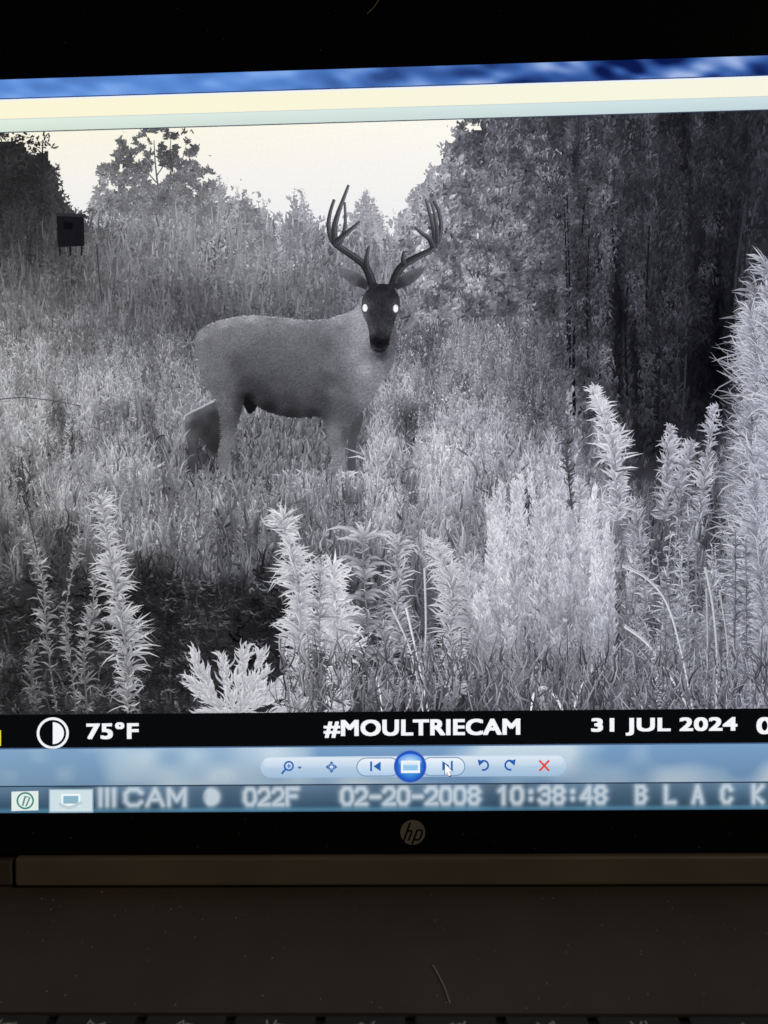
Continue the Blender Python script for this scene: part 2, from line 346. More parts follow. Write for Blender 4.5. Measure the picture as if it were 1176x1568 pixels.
n=1700;x=rng.uniform(284,556,n);y=rng.uniform(640,745,n);kk=((x<345)|(x>370))
x=x[kk];y=y[kk];n=len(x);L=np.where(x<345,58,np.where(x<500,106,98))*rng.normal(1,.25,n);h=rng.uniform(8,30,n)  # darkest strokes paint the shadow around the far hind leg
h=np.minimum(h,np.maximum(y-640,4)+4)
b.blades(x,y,x+rng.normal(0,6,n),y-h,3,.1,L*.9,L*1.15,.219+rng.uniform(0,.003,n),soft=.4)
FAR=[(341,604),(324,614),(304,625),(286,634),(281,642),(283,660),(287,684),(292,708),(298,752),(308,752),(304,710),(301,688),(302,672),(312,676),(322,690),(334,690),(346,640)]
shape(b,FAR,[(338,612,92),(312,622,100),(286,638,120),(300,650,62),(330,640,52),(320,660,50),(284,665,96),(294,690,70),(300,730,64),(330,680,44)],.225,k=4,pitch=3)
b.ribbon([(339,608),(320,618),(302,627),(285,636),(282,643)],3.4,grey(np.array(178.)),.2275,2.2,smooth=6)
b.ribbon([(282,643),(284,664),(288,688)],1.8,grey(np.array(128.)),.2278,1,smooth=6)
shape(b,[(370,600),(392,602),(396,616),(391,628),(382,634),(376,626),(372,616)],[(383,612,20)],.228,k=3)
shape(b,[(536,640),(556,632),(553,655),(546,680),(543,750),(533,750),(533,690)],[(545,650,76),(540,700,80)],.228,k=3)
gp=shape(b,BODY,BP,.24,dome=.02,rim=.10)
n=20000;i=rng.integers(0,len(gp),n);x=gp[i,0]+rng.uniform(-3,3,n);y=gp[i,1]+rng.uniform(-2,2,n)
L=idw(x,y,BP)*rng.normal(1,.085,n);a=np.radians(rng.normal(160,20,n)+ (x<350)*-40);s=rng.uniform(3,6,n)
BGB=lambda X,Y:idw(X,Y,BP)
b.blades(x,y,x+s*np.cos(a),y+s*np.sin(a),1.8,.05,L,L*1.03,.262+rng.uniform(0,.006,n),soft=.5,bg=BGB)
o=catmull(BODY,8);n=len(o)
for rep in range(4):
    j=rng.integers(0,n,n);q=o[j]+rng.normal(0,.5,(n,2));q=q[q[:,1]<700];m_=len(q);top=q[:,1]<500
    L=np.where(top,160,idw(q[:,0],q[:,1],BP))*rng.normal(1,.1,m_)
    a=np.radians(rng.normal(175,20,m_));s=rng.uniform(2,4,m_)
    b.blades(q[:,0],q[:,1],q[:,0]+s*np.cos(a),q[:,1]+s*np.sin(a)*.5,1.3,0,L,L,.262+rng.uniform(0,.006,m_))
b.build('body',M_PIC,deer)
b=Bld()
EL=[(562,444),(552,441),(541,437),(531,430),(523,422),(518,413),(526,412),(539,415),(552,421),(562,432)]
ER=[(606,444),(616,441),(627,437),(637,430),(646,420),(650,411),(642,411),(630,414),(617,421),(608,432)]
shape(b,EL,[(522,415,104),(539,426,78),(555,437,54),(540,416,112),(534,433,98)],.250,k=4,pitch=3)
shape(b,ER,[(646,414,98),(630,426,72),(612,437,52),(628,415,104),(636,431,90)],.250,k=4,pitch=3)
HEAD=[(571,438),(584,435),(598,437),(606,445),(612,457),(612,470),(608,482),(604,494),(600,507),(597,520),(594,532),(587,540),(577,540),(569,534),(566,522),(565,509),(562,496),(557,484),(554,471),(555,457),(562,445)]
HP_=[(585,440,34),(570,450,44),(600,450,40),(585,455,48),(559,466,76),(606,466,70),(585,475,44),(570,480,48),(600,482,48),(585,500,56),(569,505,72),(600,505,64),(585,515,44),(582,528,14),(576,524,12),(588,524,12),(581,538,42),(571,534,70),(593,534,56),(558,482,92),(608,480,66)]
gp=shape(b,HEAD,HP_,.275,k=5,pitch=3)
n=2200;i=rng.integers(0,len(gp),n);x=gp[i,0]+rng.uniform(-2,2,n);y=gp[i,1]+rng.uniform(-2,2,n)
L=idw(x,y,HP_)*rng.normal(1,.14,n);a=np.radians(90+(x-584)*1.2+rng.normal(0,20,n));s=rng.uniform(2.5,5,n)
b.blades(x,y,x+s*np.cos(a),y+s*np.sin(a),1.2,.05,L,L,.278+rng.uniform(0,.004,n))
b.disc(581,526,9,(12,12,14),.284,ry=7,col2=(26,26,30))
b.ribbon([(573,536),(581,538.5),(590,536)],1.4,(16,16,18),.286,smooth=4)
b.build('head',M_PIC,deer)
b=Bld()
for (cx,cy) in ((559,472),(606,473)):  # eye glow painted as a white disc in a grey halo
    b.disc(cx,cy,6,(130,132,140),.2845,col2=(66,66,70),ry=8)
    b.disc(cx,cy,3.7,(255,255,255),.287,col2=(240,244,250),ry=5.8)
b.build('eyes',M_PIC,deer)
b=Bld()
def tine(pts,w0,w1,L0=50,L1=72):
    w0*=1.3;w1*=1.4
    p=catmull(np.array(pts,float),7,False);m=len(p);L=np.linspace(L0,L1,m)*1.18
    b.ribbon(p,w0,grey(L,p[:,0]),tine.z,w1);tine.z+=.0008
    d=np.gradient(p,axis=0);d/=np.linalg.norm(d,axis=1)[:,None];nn=np.stack([-d[:,1],d[:,0]],1)
    w=np.linspace(w0,w1,m)[:,None]
    b.ribbon(p+nn*w*.26,w0*.3,grey(L*1.45,p[:,0]),tine.z,w1*.3);tine.z+=.0008
    b.ribbon(p-nn*w*.36,w0*.2,grey(L*.7,p[:,0]),tine.z,w1*.2);tine.z+=.0008
tine.z=.255
tine([(571,440),(566,422),(558,407),(545,396),(527,384),(513,374),(506,362),(503,345),(506,325),(512,306)],11,3.2,38,66)
tine([(514,374),(512,352),(517,330),(525,308),(534,284)],8.5,3,48,76)
tine([(519,377),(526,358),(529,340),(528,310)],6,2.6,50,80)
tine([(515,372),(528,360),(540,350),(551,340)],8,2.8,46,70)
tine([(562,412),(561,397),(565,377)],8,2.6,40,62)
tine([(601,440),(606,424),(614,410),(628,400),(645,391),(660,383),(670,371),(675,350),(672,326),(664,308)],11,3.2,38,64)
tine([(664,380),(665,358),(660,335),(652,306)],8,3,48,74)
tine([(670,374),(669,352),(665,328),(660,310)],6,2.6,50,76)
tine([(664,380),(657,366),(646,358),(635,348)],8,2.8,46,70)
tine([(620,408),(617,397),(619,385)],8,2.6,40,62)
b.disc(572,438,8,(44,44,48),tine.z,ry=5);b.disc(601,438,8,(44,44,48),tine.z,ry=5)
b.build('antlers',M_PIC,deer)
# ---------------- tall grass in front of the legs
b=Bld()
bare=lambda x,y:np.clip((y-858-34*vn(x/60,y/50,71))/30,0,1)*np.clip((446+34*vn(y/30,x/50,72)-x)/30,0,1)
def c1(x,y,h): return ((y-h>718)|((y-h>655)&((x>560)|(x<282))))&(rng.random(len(x))>bare(x,y)*.92)&~dark_zone(x,y-h*.6)
grass(b,30000,(X0,X1),(665,1100),26,3.1,.30,.40,contrast=.55,cond=c1,soft=.6,spread=.26)
grass(b,22000,(X0,X1),(675,1095),9.5,3.6,.30,.40,leaf=True,spread=1.2,contrast=.6,cond=c1,soft=.5)
n=90;x=rng.uniform(300,556,n);y=rng.uniform(748,772,n);h=rng.uniform(18,60,n);L=rng.uniform(115,165,n)
b.blades(x,y,x+rng.normal(0,5,n),y-h,rng.uniform(2.5,4.5,n),rng.normal(0,.06,n),L*.8,L,.302+rng.uniform(0,.001,n),soft=.5)
plumes(b,280,(X0,1180),(725,905),(35,90),(1.15,1.5),lambda y:.312+.08*(y-665)/435,lambda x,y,h:float(bare(np.array(x),np.array(y)))<.5 and not(280<x<560 and y-h<710) and not dark_zone(np.array(x),np.array(y-h*.6)))
plumes(b,80,(430,1180),(930,1095),(50,110),(1.3,2.0),lambda y:.392+.008*(y-930)/165,lambda x,y,h:True)
n=5600;x=rng.uniform(X0,455,n);y=rng.uniform(885,1095,n);a=rng.normal(0,.6,n);s=rng.uniform(5,15,n);L=(18+92*vn(x/26,y/9,77)**1.5)*rng.uniform(.6,1.5,n)
b.blades(x,y,x+s*np.cos(a),y+s*np.sin(a),2.,.1,L,L*.8,rng.uniform(.385,.402,n),soft=.4,own=.6)
b.build('tall_grass',M_PIC)
# ---------------- foreground weeds: stem + many narrow leaves
zc=[.405]
def weed(b,pts,width,L,nl,leaf=1.,top=.25,stem=2.6,up=.5,side=0,soft=.5,ragged=.55,taper=.55,own=.56,ln=1.1,whorl=.3):
    p=np.array(pts,float);p[1:-1,0]+=rng.normal(0,2.5,len(p)-2);p=catmull(p,10,False);m=len(p)
    z=zc[0];zc[0]+=.0016
    b.ribbon(p,stem,grey(np.linspace(L*.5,L*.85,m),p[:,0]),z,1.3)
    nl=int(nl*1.75);t=rng.random(nl)**.85
    nt_=max(5,int(np.ptp(p[:,1])/15));tq=(np.floor(t*nt_)+.5)/nt_;t=np.clip(t*(1-whorl)+tq*whorl,0,1)
    fi=t*(m-1);i=np.clip(fi.astype(int),0,m-2);fr=(fi-i);x=p[i,0]+(p[i+1,0]-p[i,0])*fr;y=p[i,1]+(p[i+1,1]-p[i,1])*fr
    env=np.sin(np.clip(t*(1-top),0,1)**.8*math.pi)**.5*(1-t*taper)+.12
    env*=.45+1.1*vn(t*11,t*0+zc[0]*900,61)
    s=width*.68*env*rng.uniform(.25,1.4,nl)*ln
    sg=rng.choice([-1.,1.],nl)
    if side: sg=np.where(rng.random(nl)<.75,side,sg)
    a=rng.normal(up,ragged,nl)
    LL=L*(rng.normal(1,.15,nl))*(.86+.22*t)
    b.blades(x,y,x+sg*s*np.cos(a),y-s*np.sin(a),leaf*rng.uniform(1.4,3.5,nl)*np.clip(s/11,.6,1.2),rng.normal(.0,.15,nl)-.1*sg,LL*.72,np.minimum(LL*1.16,254),z+rng.uniform(0,.0014,nl),prof=(.5,1,.7,.05),soft=soft,own=own)
def plant(calls):
    b=Bld()
    for c in calls: weed(b,*c[0],**c[1])
    return b
plant([(([(197,1092),(188,980),(172,870),(156,765)],44,208,420),{}),
 (([(88,1090),(76,980),(64,890),(44,825)],24,158,110),{}),(([(118,1092),(104,1000),(104,930),(124,826)],22,152,110),{}),
 (([(135,1092),(132,1000),(140,940),(144,880)],24,165,110),{}),(([(60,1092),(52,1040),(50,985)],24,120,70),{})]).build('goldenrod_plant',M_PIC)
b=Bld()
z=zc[0];zc[0]+=.03
for q in range(13):
    a=math.radians(-90+(q-6)*12.5+rng.normal(0,4));l=rng.uniform(78,126)*(1-.045*abs(q-6));x0=362+rng.normal(0,10);y0=1096
    for k in range(60):
        t=rng.random()**.7;cx=x0+l*t*math.cos(a);cy=y0+l*t*math.sin(a)
        la=a+rng.normal(0,.42);s=rng.uniform(14,38)*(1.1-.5*t);ex=cx+s*math.cos(la);ey=max(cy+s*math.sin(la),962+rng.uniform(0,14));LL=rng.uniform(212,254)
        b.blades([cx],[cy],[ex],[ey],[rng.uniform(2.2,4.8)],[.15*rng.choice([-1,1])],[LL*.78],[LL],[z+.028*rng.random()],prof=(.4,1,.75,.04),soft=.45,own=.68)
b.build('leafy_weed',M_PIC)
plant([(([(460,1094),(462,1000),(456,900),(432,795)],50,240,420),dict(leaf=1.2)),
 (([(516,1094),(520,1010),(514,940),(510,878)],58,252,430),dict(leaf=1.35,own=.66)),(([(490,1000),(488,930),(492,860)],40,200,110),{})]).build('goldenrod_plant',M_PIC)
b=Bld()
weed(b,[(566,1060),(560,960),(556,880),(555,800)],22,170,70)
z=zc[0];zc[0]+=.006
for ty,sp,LL in ((826,62,250),(866,42,212),(880,28,228),(912,38,214),(960,34,202),(1005,30,186)):
    for sg in (-1,1):
        for k in range(3):
            w=(1,.7,.5)[k]*rng.uniform(.88,1.05);yy=ty+rng.uniform(-9,9)
            b.blades([558],[yy],[558+sg*sp*w],[yy+rng.uniform(-16,6)],[rng.uniform(5.5,9)],[-.2*sg*rng.uniform(.5,1.2)],[LL*.6],[LL*rng.uniform(.9,1.02)],[z+rng.uniform(0,.003)],prof=(.3,1,.75,.04),soft=.5,own=.55)
for dx,dy in ((-13,-24),(12,-30),(-4,-20),(24,-14),(-22,-10)):
    b.blades([556],[822],[556+dx],[822+dy],[6],[.08],[160],[248],[z+.0035],prof=(.4,1,.7,.04),soft=.4,own=.55)
b.build('broadleaf_weed',M_PIC)
plant([(([(616,1010),(608,930),(612,828)],40,196,200),{}),(([(702,1070),(694,970),(684,890),(658,828)],46,228,350),dict(leaf=1.1)),
 (([(735,1040),(722,940),(716,870)],44,186,180),{}),(([(596,1080),(590,1010),(586,960)],36,170,120),{}),(([(650,1085),(655,1030),(652,985)],36,155,120),{})]).build('goldenrod_plant',M_PIC)
# pale feathery clump: many separate upright plumes with shaded gaps between them
b=Bld()
ptop=lambda x:float(np.interp(x,[715,735,760,790,820,850,885,920,945,970],[856,805,772,728,712,720,744,766,786,840]))
xs=np.concatenate([rng.uniform(722,965,34),rng.uniform(730,958,26)])
for i,xc in enumerate(xs):
    front=i/len(xs)
    tp=ptop(xc)+(rng.uniform(-12,28) if front<.57 else rng.uniform(30,140))
    yb_=rng.uniform(960,1050);h=yb_-tp;L=rng.uniform(188,230)-(0 if front<.57 else rng.uniform(-8,22));wd=rng.uniform(7,13)
    z=zc[0];zc[0]+=.0014
    n=int(h*1.5);t=rng.random(n);cv=rng.normal(0,8);xx=xc+cv*t**2+rng.normal(0,1,n)*wd*.5*(1-.75*t);yy=yb_-h*t
    keep=rng.random(n)<np.clip(.22+t*2.6,0,1);t=t[keep];xx=xx[keep];yy=yy[keep];n=len(t)
    s=rng.uniform(7,20,n)*(1-.35*t);a=rng.normal(1.25,.28,n);sg=rng.choice([-1,1],n)
    Lk=L*rng.normal(1,.09,n)*(.74+.3*np.clip(t*1.6,0,1))*(.88+.24*vn(t*9,t*0,90+i))
    b.blades(xx,yy,xx+sg*s*np.cos(a),yy-s*np.sin(a),rng.uniform(1.8,3.6,n),rng.normal(0,.08,n),Lk*.86,np.minimum(Lk*1.06,248),z+rng.uniform(0,.0013,n),prof=(.5,1,.75,.06),soft=.6,own=.8)
b.build('pale_grass_clump',M_PIC)
plant([(([(945,800),(940,720),(930,660),(906,600)],40,232,360),dict(leaf=1.2,up=.9,own=.7)),
 (([(1016,800),(1018,730),(1026,655)],32,196,220),dict(up=.9)),(([(1036,790),(1044,730),(1058,682)],30,188,160),dict(up=.9)),
 (([(1068,800),(1080,720),(1092,625)],32,200,230),dict(up=.9)),(([(985,900),(978,830),(972,770)],30,176,150),dict(up=.9)),
 (([(885,800),(886,760),(884,735)],24,205,90),dict(up=.9,own=.75)),(([(875,780),(872,700),(868,640)],22,112,100),dict(up=.9,soft=.6))]).build('goldenrod_plant',M_PIC)
b=Bld()
for i in range(38):
    x=rng.uniform(1115,1330) if i>8 else rng.uniform(1148,1185);tip=float(np.interp(x,[1110,1130,1150,1176,1330],[680,600,470,385,420]))+rng.uniform(0,60)+(0 if i<8 else rng.uniform(0,260))
    weed(b,[(x+rng.normal(8,10),1095),(x+6,(1095+tip)/2+60),(x+rng.normal(2,6),(1095+tip*2)/3),(x+rng.normal(0,5),tip)],64,rng.uniform(150,215),330,leaf=.85,up=.7,side=-1 if x<1180 else 0,soft=.6,ragged=.6,own=.6,whorl=.15)
b.build('tall_grass_stand',M_PIC)
b=Bld()
for i in range(40):
    x=rng.uniform(960,1130);L=rng.uniform(125,205)
    weed(b,[(x,1095),(x+rng.normal(0,6),1000),(x+rng.normal(0,12),rng.uniform(790,960))],26,L,64,leaf=.9,soft=.5,ragged=.7)
b.build('meadow_weeds',M_PIC)
z=zc[0]+.004
b=Bld()
arcs=[([(952,866),(990,886),(1020,925),(1042,1000),(1060,1092)],4.5,215),([(955,958),(990,985),(1025,1035),(1055,1088)],5,222),([(1078,868),(1090,930),(1096,1010),(1094,1092)],4.5,200),
([(1100,905),(1112,990),(1110,1092)],3.5,180),([(812,1092),(818,1062),(832,1052),(850,1066),(862,1092)],6,238),([(908,1022),(886,1058),(876,1092)],5,218),
([(576,1030),(582,1060),(585,1092)],4,235),([(622,930),(640,1010),(656,1092)],4,230),([(600,930),(630,1000),(648,1092)],3.5,215),([(650,870),(652,960),(648,1030)],4,205),([(625,1040),(628,1070),(618,1092)],3.5,220),
([(1080,900),(1082,1000),(1080,1092)],4,175),([(35,700),(45,780),(60,850)],2.5,70),([(150,375),(153,420),(158,470)],2,60)]
for pts,w,L in arcs:
    b.ribbon(pts,w,grey(np.array(float(L)),600),z,w*.5,smooth=8);b.ribbon(np.array(pts)+[w*.3,0],w*.3,grey(np.array(L*.72),600),z+.002,w*.2,smooth=8);z+=.003
n=1100;x=rng.uniform(430,1200,n);y=rng.uniform(1010,1098,n);h=rng.uniform(20,60,n);L=rng.uniform(90,230,n)
b.blades(x,y,x+rng.normal(0,14,n),y-h,rng.uniform(1.6,3.4,n),rng.normal(0,.18,n),L*.6,L,z+rng.uniform(0,.01,n),soft=.4,own=.5)
b.build('dry_grass_stalks',M_PIC)
ZT=max(.62,z+.02)
# ================================================================== LAPTOP
lap=bpy.data.objects.new('laptop',None);scene.collection.objects.link(lap);lap.location=(0,0,0)
bpy.context.view_layer.update()
yT,yB=105.,1240.
v_top=float(PR(632.,yT)[1]);v_bot=float(PR(632.,yB)[1]);hwid=.5*(v_top-v_bot)*16/9
b=Bld(True)
def wall(x,y):
    a=vn(x/60+y/40,y/26,51)*.55+vn(x/26-y/30,y/14,52)*.45;k=np.clip((x-350)/500,0,1)
    base=np.array([92,140,214])*(1-k[:,None])+np.array([58,96,168])*k[:,None]
    d=np.clip((a-.5)*3,-1,1)*(.3+.7*k)
    return np.clip(base+np.where(d[:,None]>0,d[:,None]*np.array([100,85,60]),d[:,None]*np.array([48,70,90])),8,250)
b.grid(-520,1790,98,139,600,24,wall,ZT)
def tool(x,y):
    a=vn(x/90+y/160,y/60,54)*.6+vn(x/40,y/30,55)*.4;a=np.clip((a-.32)*2.2,0,1)[:,None]
    t=((y-1138)/62)[:,None];
    c=np.array([122,160,200])*(1-a)+np.array([200,220,234])*a
    c=c*(1-.16*np.clip(t,0,1)); l=np.clip(1-x/400,0,1)[:,None];return c*(1-l*.25)+np.array([160,190,200])*l*.25
b.grid(-520,1790,1139,1200,420,20,tool,ZT)
b.grid(-520,X0+2,186,1140,30,60,lambda x,y:np.tile([214.,226,240],(len(x),1)),ZT-.01)
b.grid(X1-2,1790,186,1140,30,60,lambda x,y:np.tile([214.,226,240],(len(x),1)),ZT-.01)
def band1(x,y):
    k=np.clip(x/1176,0,1)[:,None];return np.array([252,246,214])*(1-k)+np.array([246,246,226])*k
def band2(x,y):
    k=np.clip(x/1176,0,1)[:,None];t=np.clip((y-166)/22,0,1)[:,None];return (np.array([226,240,226])*(1-k)+np.array([206,226,232])*k)*(1-.06*t)
b.grid(-520,1790,137.5,167,60,3,band1,ZT+.01);b.grid(-520,1790,167,187,60,3,band2,ZT+.011)
b.rect_(-520,135.5,1790,138,(236,244,255),ZT+.013);b.rect_(-520,133.8,1790,135.5,(40,60,110),ZT+.013)
b.rect_(-520,165.7,1790,167,(206,214,212),ZT+.014);b.rect_(-520,186,1790,187.6,(60,70,90),ZT+.014)
b.rect_(X0,1088,X1,1139.5,(9,10,12),ZT+.012)
W=(244,246,250)
b.text('#MOULTRIECAM',496,796,1100,1127.5,W,ZT+.02)
b.text('31 JUL 2024',904,1127,1100.5,1127.5,W,ZT+.02)
b.text('75°F',134,214,1101,1127,W,ZT+.02)
b.text('05:52AM',1156,1345,1101,1127,W,ZT+.02)
b.ring(83,1117,22.5,4,W,ZT+.02);b.disc(83,1117,17,W,ZT+.02,a0=-90,a1=90)
b.rect_(-30,1112,4,1136,(225,222,60),ZT+.02)
b.rect_(-520,1139.5,1790,1141.5,(70,96,130),ZT+.02);b.rect_(-520,1198,1790,1200,(40,58,78),ZT+.02)
z=ZT+.022
b.pill(400,1156,866,1188,(206,222,238),(160,190,218),z)
b.pill(404,1158,862,1172,(222,233,244),(192,212,232),z+.002)
for x0,x1 in ((546,612),(645,712)):
    b.pill(x0,1158,x1,1187,(120,146,180),(120,146,180),z+.004);b.pill(x0+1.5,1159.5,x1-1.5,1185.5,(238,245,252),(176,204,232),z+.006)
BL=(38,96,176)
b.disc(628,1172,25,(90,120,190),z+.008);b.disc(628,1172,23.5,(90,190,250),z+.010,col2=(24,66,186));b.disc(628,1164,18,(190,225,252),z+.012,col2=(90,150,230),ry=11)
b.rect_(614,1163,643,1182,(240,247,253),z+.014);b.rect_(617,1166,640,1178,(150,200,236),z+.016);b.rect_(617,1166,640,1170,(215,232,248),z+.018)
b.rect_(567,1164,570,1179,BL,z+.01);b.poly([(583,1164),(583,1179),(572,1171.5)],BL,z+.01)
b.poly([(677,1164),(677,1179),(688,1171.5)],BL,z+.01);b.rect_(690,1164,693,1179,BL,z+.01)
b.ring(443,1170,6.5,2.6,BL,z+.01);b.ribbon([(438,1175),(432,1182)],3,BL,z+.011);b.rect_(440,1169.2,446,1170.8,BL,z+.012);b.rect_(442.2,1167,443.8,1173,BL,z+.013)
b.poly([(456,1171),(463,1171),(459.5,1175)],(60,100,150),z+.01)
for dx,dy in ((-9,0),(9,0),(0,-9),(0,9)):
    n_=(-dy/9*3.5,dx/9*3.5);b.poly([(508+dx,1172+dy),(508+dx*.55+n_[0],1172+dy*.55+n_[1]),(508+dx*.55-n_[0],1172+dy*.55-n_[1])],BL,z+.01)
b.rect_(503.5,1168,512.5,1176,BL,z+.012);b.rect_(505.3,1169.8,510.7,1174.2,(210,228,244),z+.013)
b.ring(740,1171,7,2.8,BL,z+.01,a0=-150,a1=110);b.poly([(731,1162),(741,1165),(733,1172)],BL,z+.012)
b.ring(780,1171,7,2.8,BL,z+.01,a0=70,a1=330);b.poly([(789,1162),(779,1165),(787,1172)],BL,z+.012)
RD=(226,74,58);b.ribbon([(825,1164),(840,1180)],3,RD,z+.01);b.ribbon([(840,1164),(825,1180)],3,RD,z+.012)
cur=[(681,1168),(681,1184),(684.5,1181),(687,1187),(690,1185.6),(687.4,1180),(692,1179.6)]
b.poly([(p[0]+(p[0]-685)*.22,p[1]+(p[1]-1178)*.18) for p in cur],(25,30,50),z+.018);b.poly(cur,(250,252,255),z+.02)
GL={'C':[[(1,.8),(.75,1),(.25,1),(0,.75),(0,.25),(.25,0),(.75,0),(1,.2)]],'A':[[(0,0),(.5,1),(1,0)],[(.2,.35),(.8,.35)]],'M':[[(0,0),(0,1),(.5,.3),(1,1),(1,0)]],
'0':[[(.25,0),(0,.25),(0,.75),(.25,1),(.75,1),(1,.75),(1,.25),(.75,0),(.25,0)]],'2':[[(0,.8),(.25,1),(.75,1),(1,.75),(.9,.5),(0,0),(1,0)]],'F':[[(0,0),(0,1),(1,1)],[(0,.52),(.8,.52)]],
'-':[[(.1,.45),(.9,.45)]],'1':[[(.2,.8),(.55,1),(.55,0)]],':':[[(.5,.25),(.5,.3)],[(.5,.7),(.5,.75)]],'3':[[(0,.85),(.3,1),(.8,1),(1,.75),(.8,.53),(.4,.53)],[(.8,.53),(1,.25),(.75,0),(.25,0),(0,.2)]],
'8':[[(.3,.52),(0,.75),(.25,1),(.75,1),(1,.75),(.7,.52),(.3,.52),(0,.27),(.25,0),(.75,0),(1,.27),(.7,.52)]],'4':[[(.75,0),(.75,1),(0,.3),(1,.3)]],
'B':[[(0,0),(0,1),(.7,1),(.95,.78),(.7,.53),(0,.53)],[(.7,.53),(1,.27),(.7,0),(0,0)]],'L':[[(0,1),(0,0),(1,0)]],'K':[[(0,0),(0,1)],[(1,1),(0,.45),(1,0)]],'I':[[(.5,0),(.5,1)]],'T':[[(0,1),(1,1)],[(.5,1),(.5,0)]],'R':[[(0,0),(0,1),(.8,1),(1,.75),(.8,.5),(0,.5)],[(.5,.5),(1,0)]],'S':[[(1,.85),(.7,1),(.2,1),(0,.75),(.2,.55),(.8,.45),(1,.25),(.8,0),(.2,0),(0,.15)]]}
segs=[]
def put(txt,xa,xb,ya=1205.,yb=1229.,gap=.28):
    n=len(txt);cw=(xb-xa)/(n-gap if n>1 else 1);w=cw*(1-gap)
    for i,ch in enumerate(txt):
        for st in GL.get(ch,[]):
            for (a,c),(d,e) in zip(st[:-1],st[1:]):
                segs.append((xa+i*cw+a*w,yb-c*(yb-ya),xa+i*cw+d*w,yb-e*(yb-ya)))
put('III',152,180);put('CAM',194,284);put('022F',376,456);put('02-20-2008',524,733);put('10:38:48',762,926)
for ch,xx in zip('BLACKTRAILS',[974,1018,1060,1104,1152,1215,1260,1305,1350,1395,1440]): put(ch,xx,xx+18)
put('CAM',-120,-30)
S=np.array(segs)
def taskc(x,y):
    d=np.full(len(x),1e9)
    for x1,y1,x2,y2 in S:
        k=np.abs(x-(x1+x2)/2)<40
        dx,dy=x2-x1,y2-y1;t=np.clip(((x[k]-x1)*dx+(y[k]-y1)*dy)/(dx*dx+dy*dy+1e-9),0,1)
        d[k]=np.minimum(d[k],np.hypot(x[k]-x1-t*dx,y[k]-y1-t*dy))
    moon=np.hypot(x-324,y-1217)-14;d=np.minimum(d,np.maximum(moon+3,0)+np.where(x<320,(320-x)*.5,0))
    a=1/(1+np.exp((d-3.8)/1.9));a=a[:,None]*.9
    t=np.clip((y-1200)/40,0,1)[:,None]
    bg=np.array([92,118,142])*(1-t)+np.array([48,74,96])*t
    bg=bg*(.82+.3*vn(x/60,y/30,57)[:,None])
    edge=np.exp(-((y-1237)/4)**2)[:,None];bg=bg+edge*np.array([25,45,50])
    return bg*(1-a)+np.array([222,232,240])*a
b.grid(-520,1790,1200,1243,1500,34,taskc,ZT+.004)
z=ZT+.02
b.poly([(20,1207),(61,1206),(61,1236),(20,1237)],(226,236,232),z);b.ring(41,1221,12,2.6,(60,130,120),z+.003)
b.ribbon([(37,1229),(41,1214)],2.4,(60,130,120),z+.004);b.ribbon([(42,1230),(48,1216),(42,1215)],2.2,(60,130,120),z+.006)
b.rect_(77,1203,145,1240,(150,176,190),z);b.rect_(79,1205,143,1238,(206,224,230),z+.003);b.rect_(96,1211,125,1230,(240,248,250),z+.006)
b.rect_(99,1214,122,1226,(140,180,200),z+.008);b.ribbon([(92,1226),(108,1232),(128,1224)],5,(190,206,212),z+.010,smooth=5)
b.build('screen_interface',M_UI,lap)
# ---- laptop solids
def box(bm,x0,x1,y0,y1,z0,z1):
    vs=[bm.verts.new(v) for v in ((x0,y0,z0),(x1,y0,z0),(x1,y1,z0),(x0,y1,z0),(x0,y0,z1),(x1,y0,z1),(x1,y1,z1),(x0,y1,z1))]
    for f in ((0,3,2,1),(4,5,6,7),(0,1,5,4),(1,2,6,5),(2,3,7,6),(3,0,4,7)): bm.faces.new([vs[i] for i in f])
def solid(name,boxes,mat,mw=Matrix.Identity(4),bevel=.0006,seg=3):
    bm=bmesh.new()
    for bx in boxes: box(bm,*bx)
    me=bpy.data.meshes.new(name);bm.to_mesh(me);bm.free();me.materials.append(mat)
    ob=bpy.data.objects.new(name,me);scene.collection.objects.link(ob);ob.matrix_world=mw
    if bevel:
        m=ob.modifiers.new('b','BEVEL');m.width=bevel;m.segments=seg;m.limit_method='ANGLE'
    ob.parent=lap;ob.matrix_parent_inverse=lap.matrix_world.inverted();return ob
vb0=float(PR(632.,1303.)[1]);vb1=v_top+.021;HW=.1845
bez=pbr('bezel_gloss',(.006,.006,.0065),.16,0,.2)
shell=pbr('laptop_shell',(.06,.052,.042),.5,.3,.4,bump=.15)
deckm=pbr('deck_plastic',(.075,.061,.044),.6,0,.3,bump=.25,bscale=4000)
n1=.0009
solid('bezel',[(-HW,HW,v_top,vb1,-.001,n1),(-HW,HW,vb0,v_bot,-.001,n1),(-HW,-hwid,v_bot,v_top,-.001,n1),(hwid,HW,v_bot,v_top,-.001,n1)],bez,SM,.0002,2)
solid('lid_back',[(-HW-.001,HW+.001,vb0-.001,vb1+.001,-.006,-.0012)],shell,SM,.0015)
solid('panel_backing',[(-hwid,hwid,v_bot,v_top,-.0011,-.0002)],bez,SM,0)
vh=float(PR(632.,1309.)[1]);uL=float(PR(25.,1330.)[0])
hingem=pbr('hinge_cover',(.17,.14,.105),.5,.1,.4,bump=.12)
solid('hinge_cover',[(uL,-uL,.0004,vh,-.008,.0012)],hingem,SM,.0009,4)
solid('hinge_end',[(-HW+.002,uL-.0012,.0002,vh-.0012,-.008,.0002),(-uL+.0012,HW-.002,.0002,vh-.0012,-.008,.0002)],deckm,SM,.0006)
ZD=OZ-.0008
def ray_deck(px,py,zz):
    d=_ray(px,py);Cw=O+B@np.array([CU,CV,CN]);dw=B@d;t=(zz-Cw[2])/dw[2];return Cw+dw*t
Y_F=-.232
yk=float(ray_deck(588.,1551.,ZD)[1])
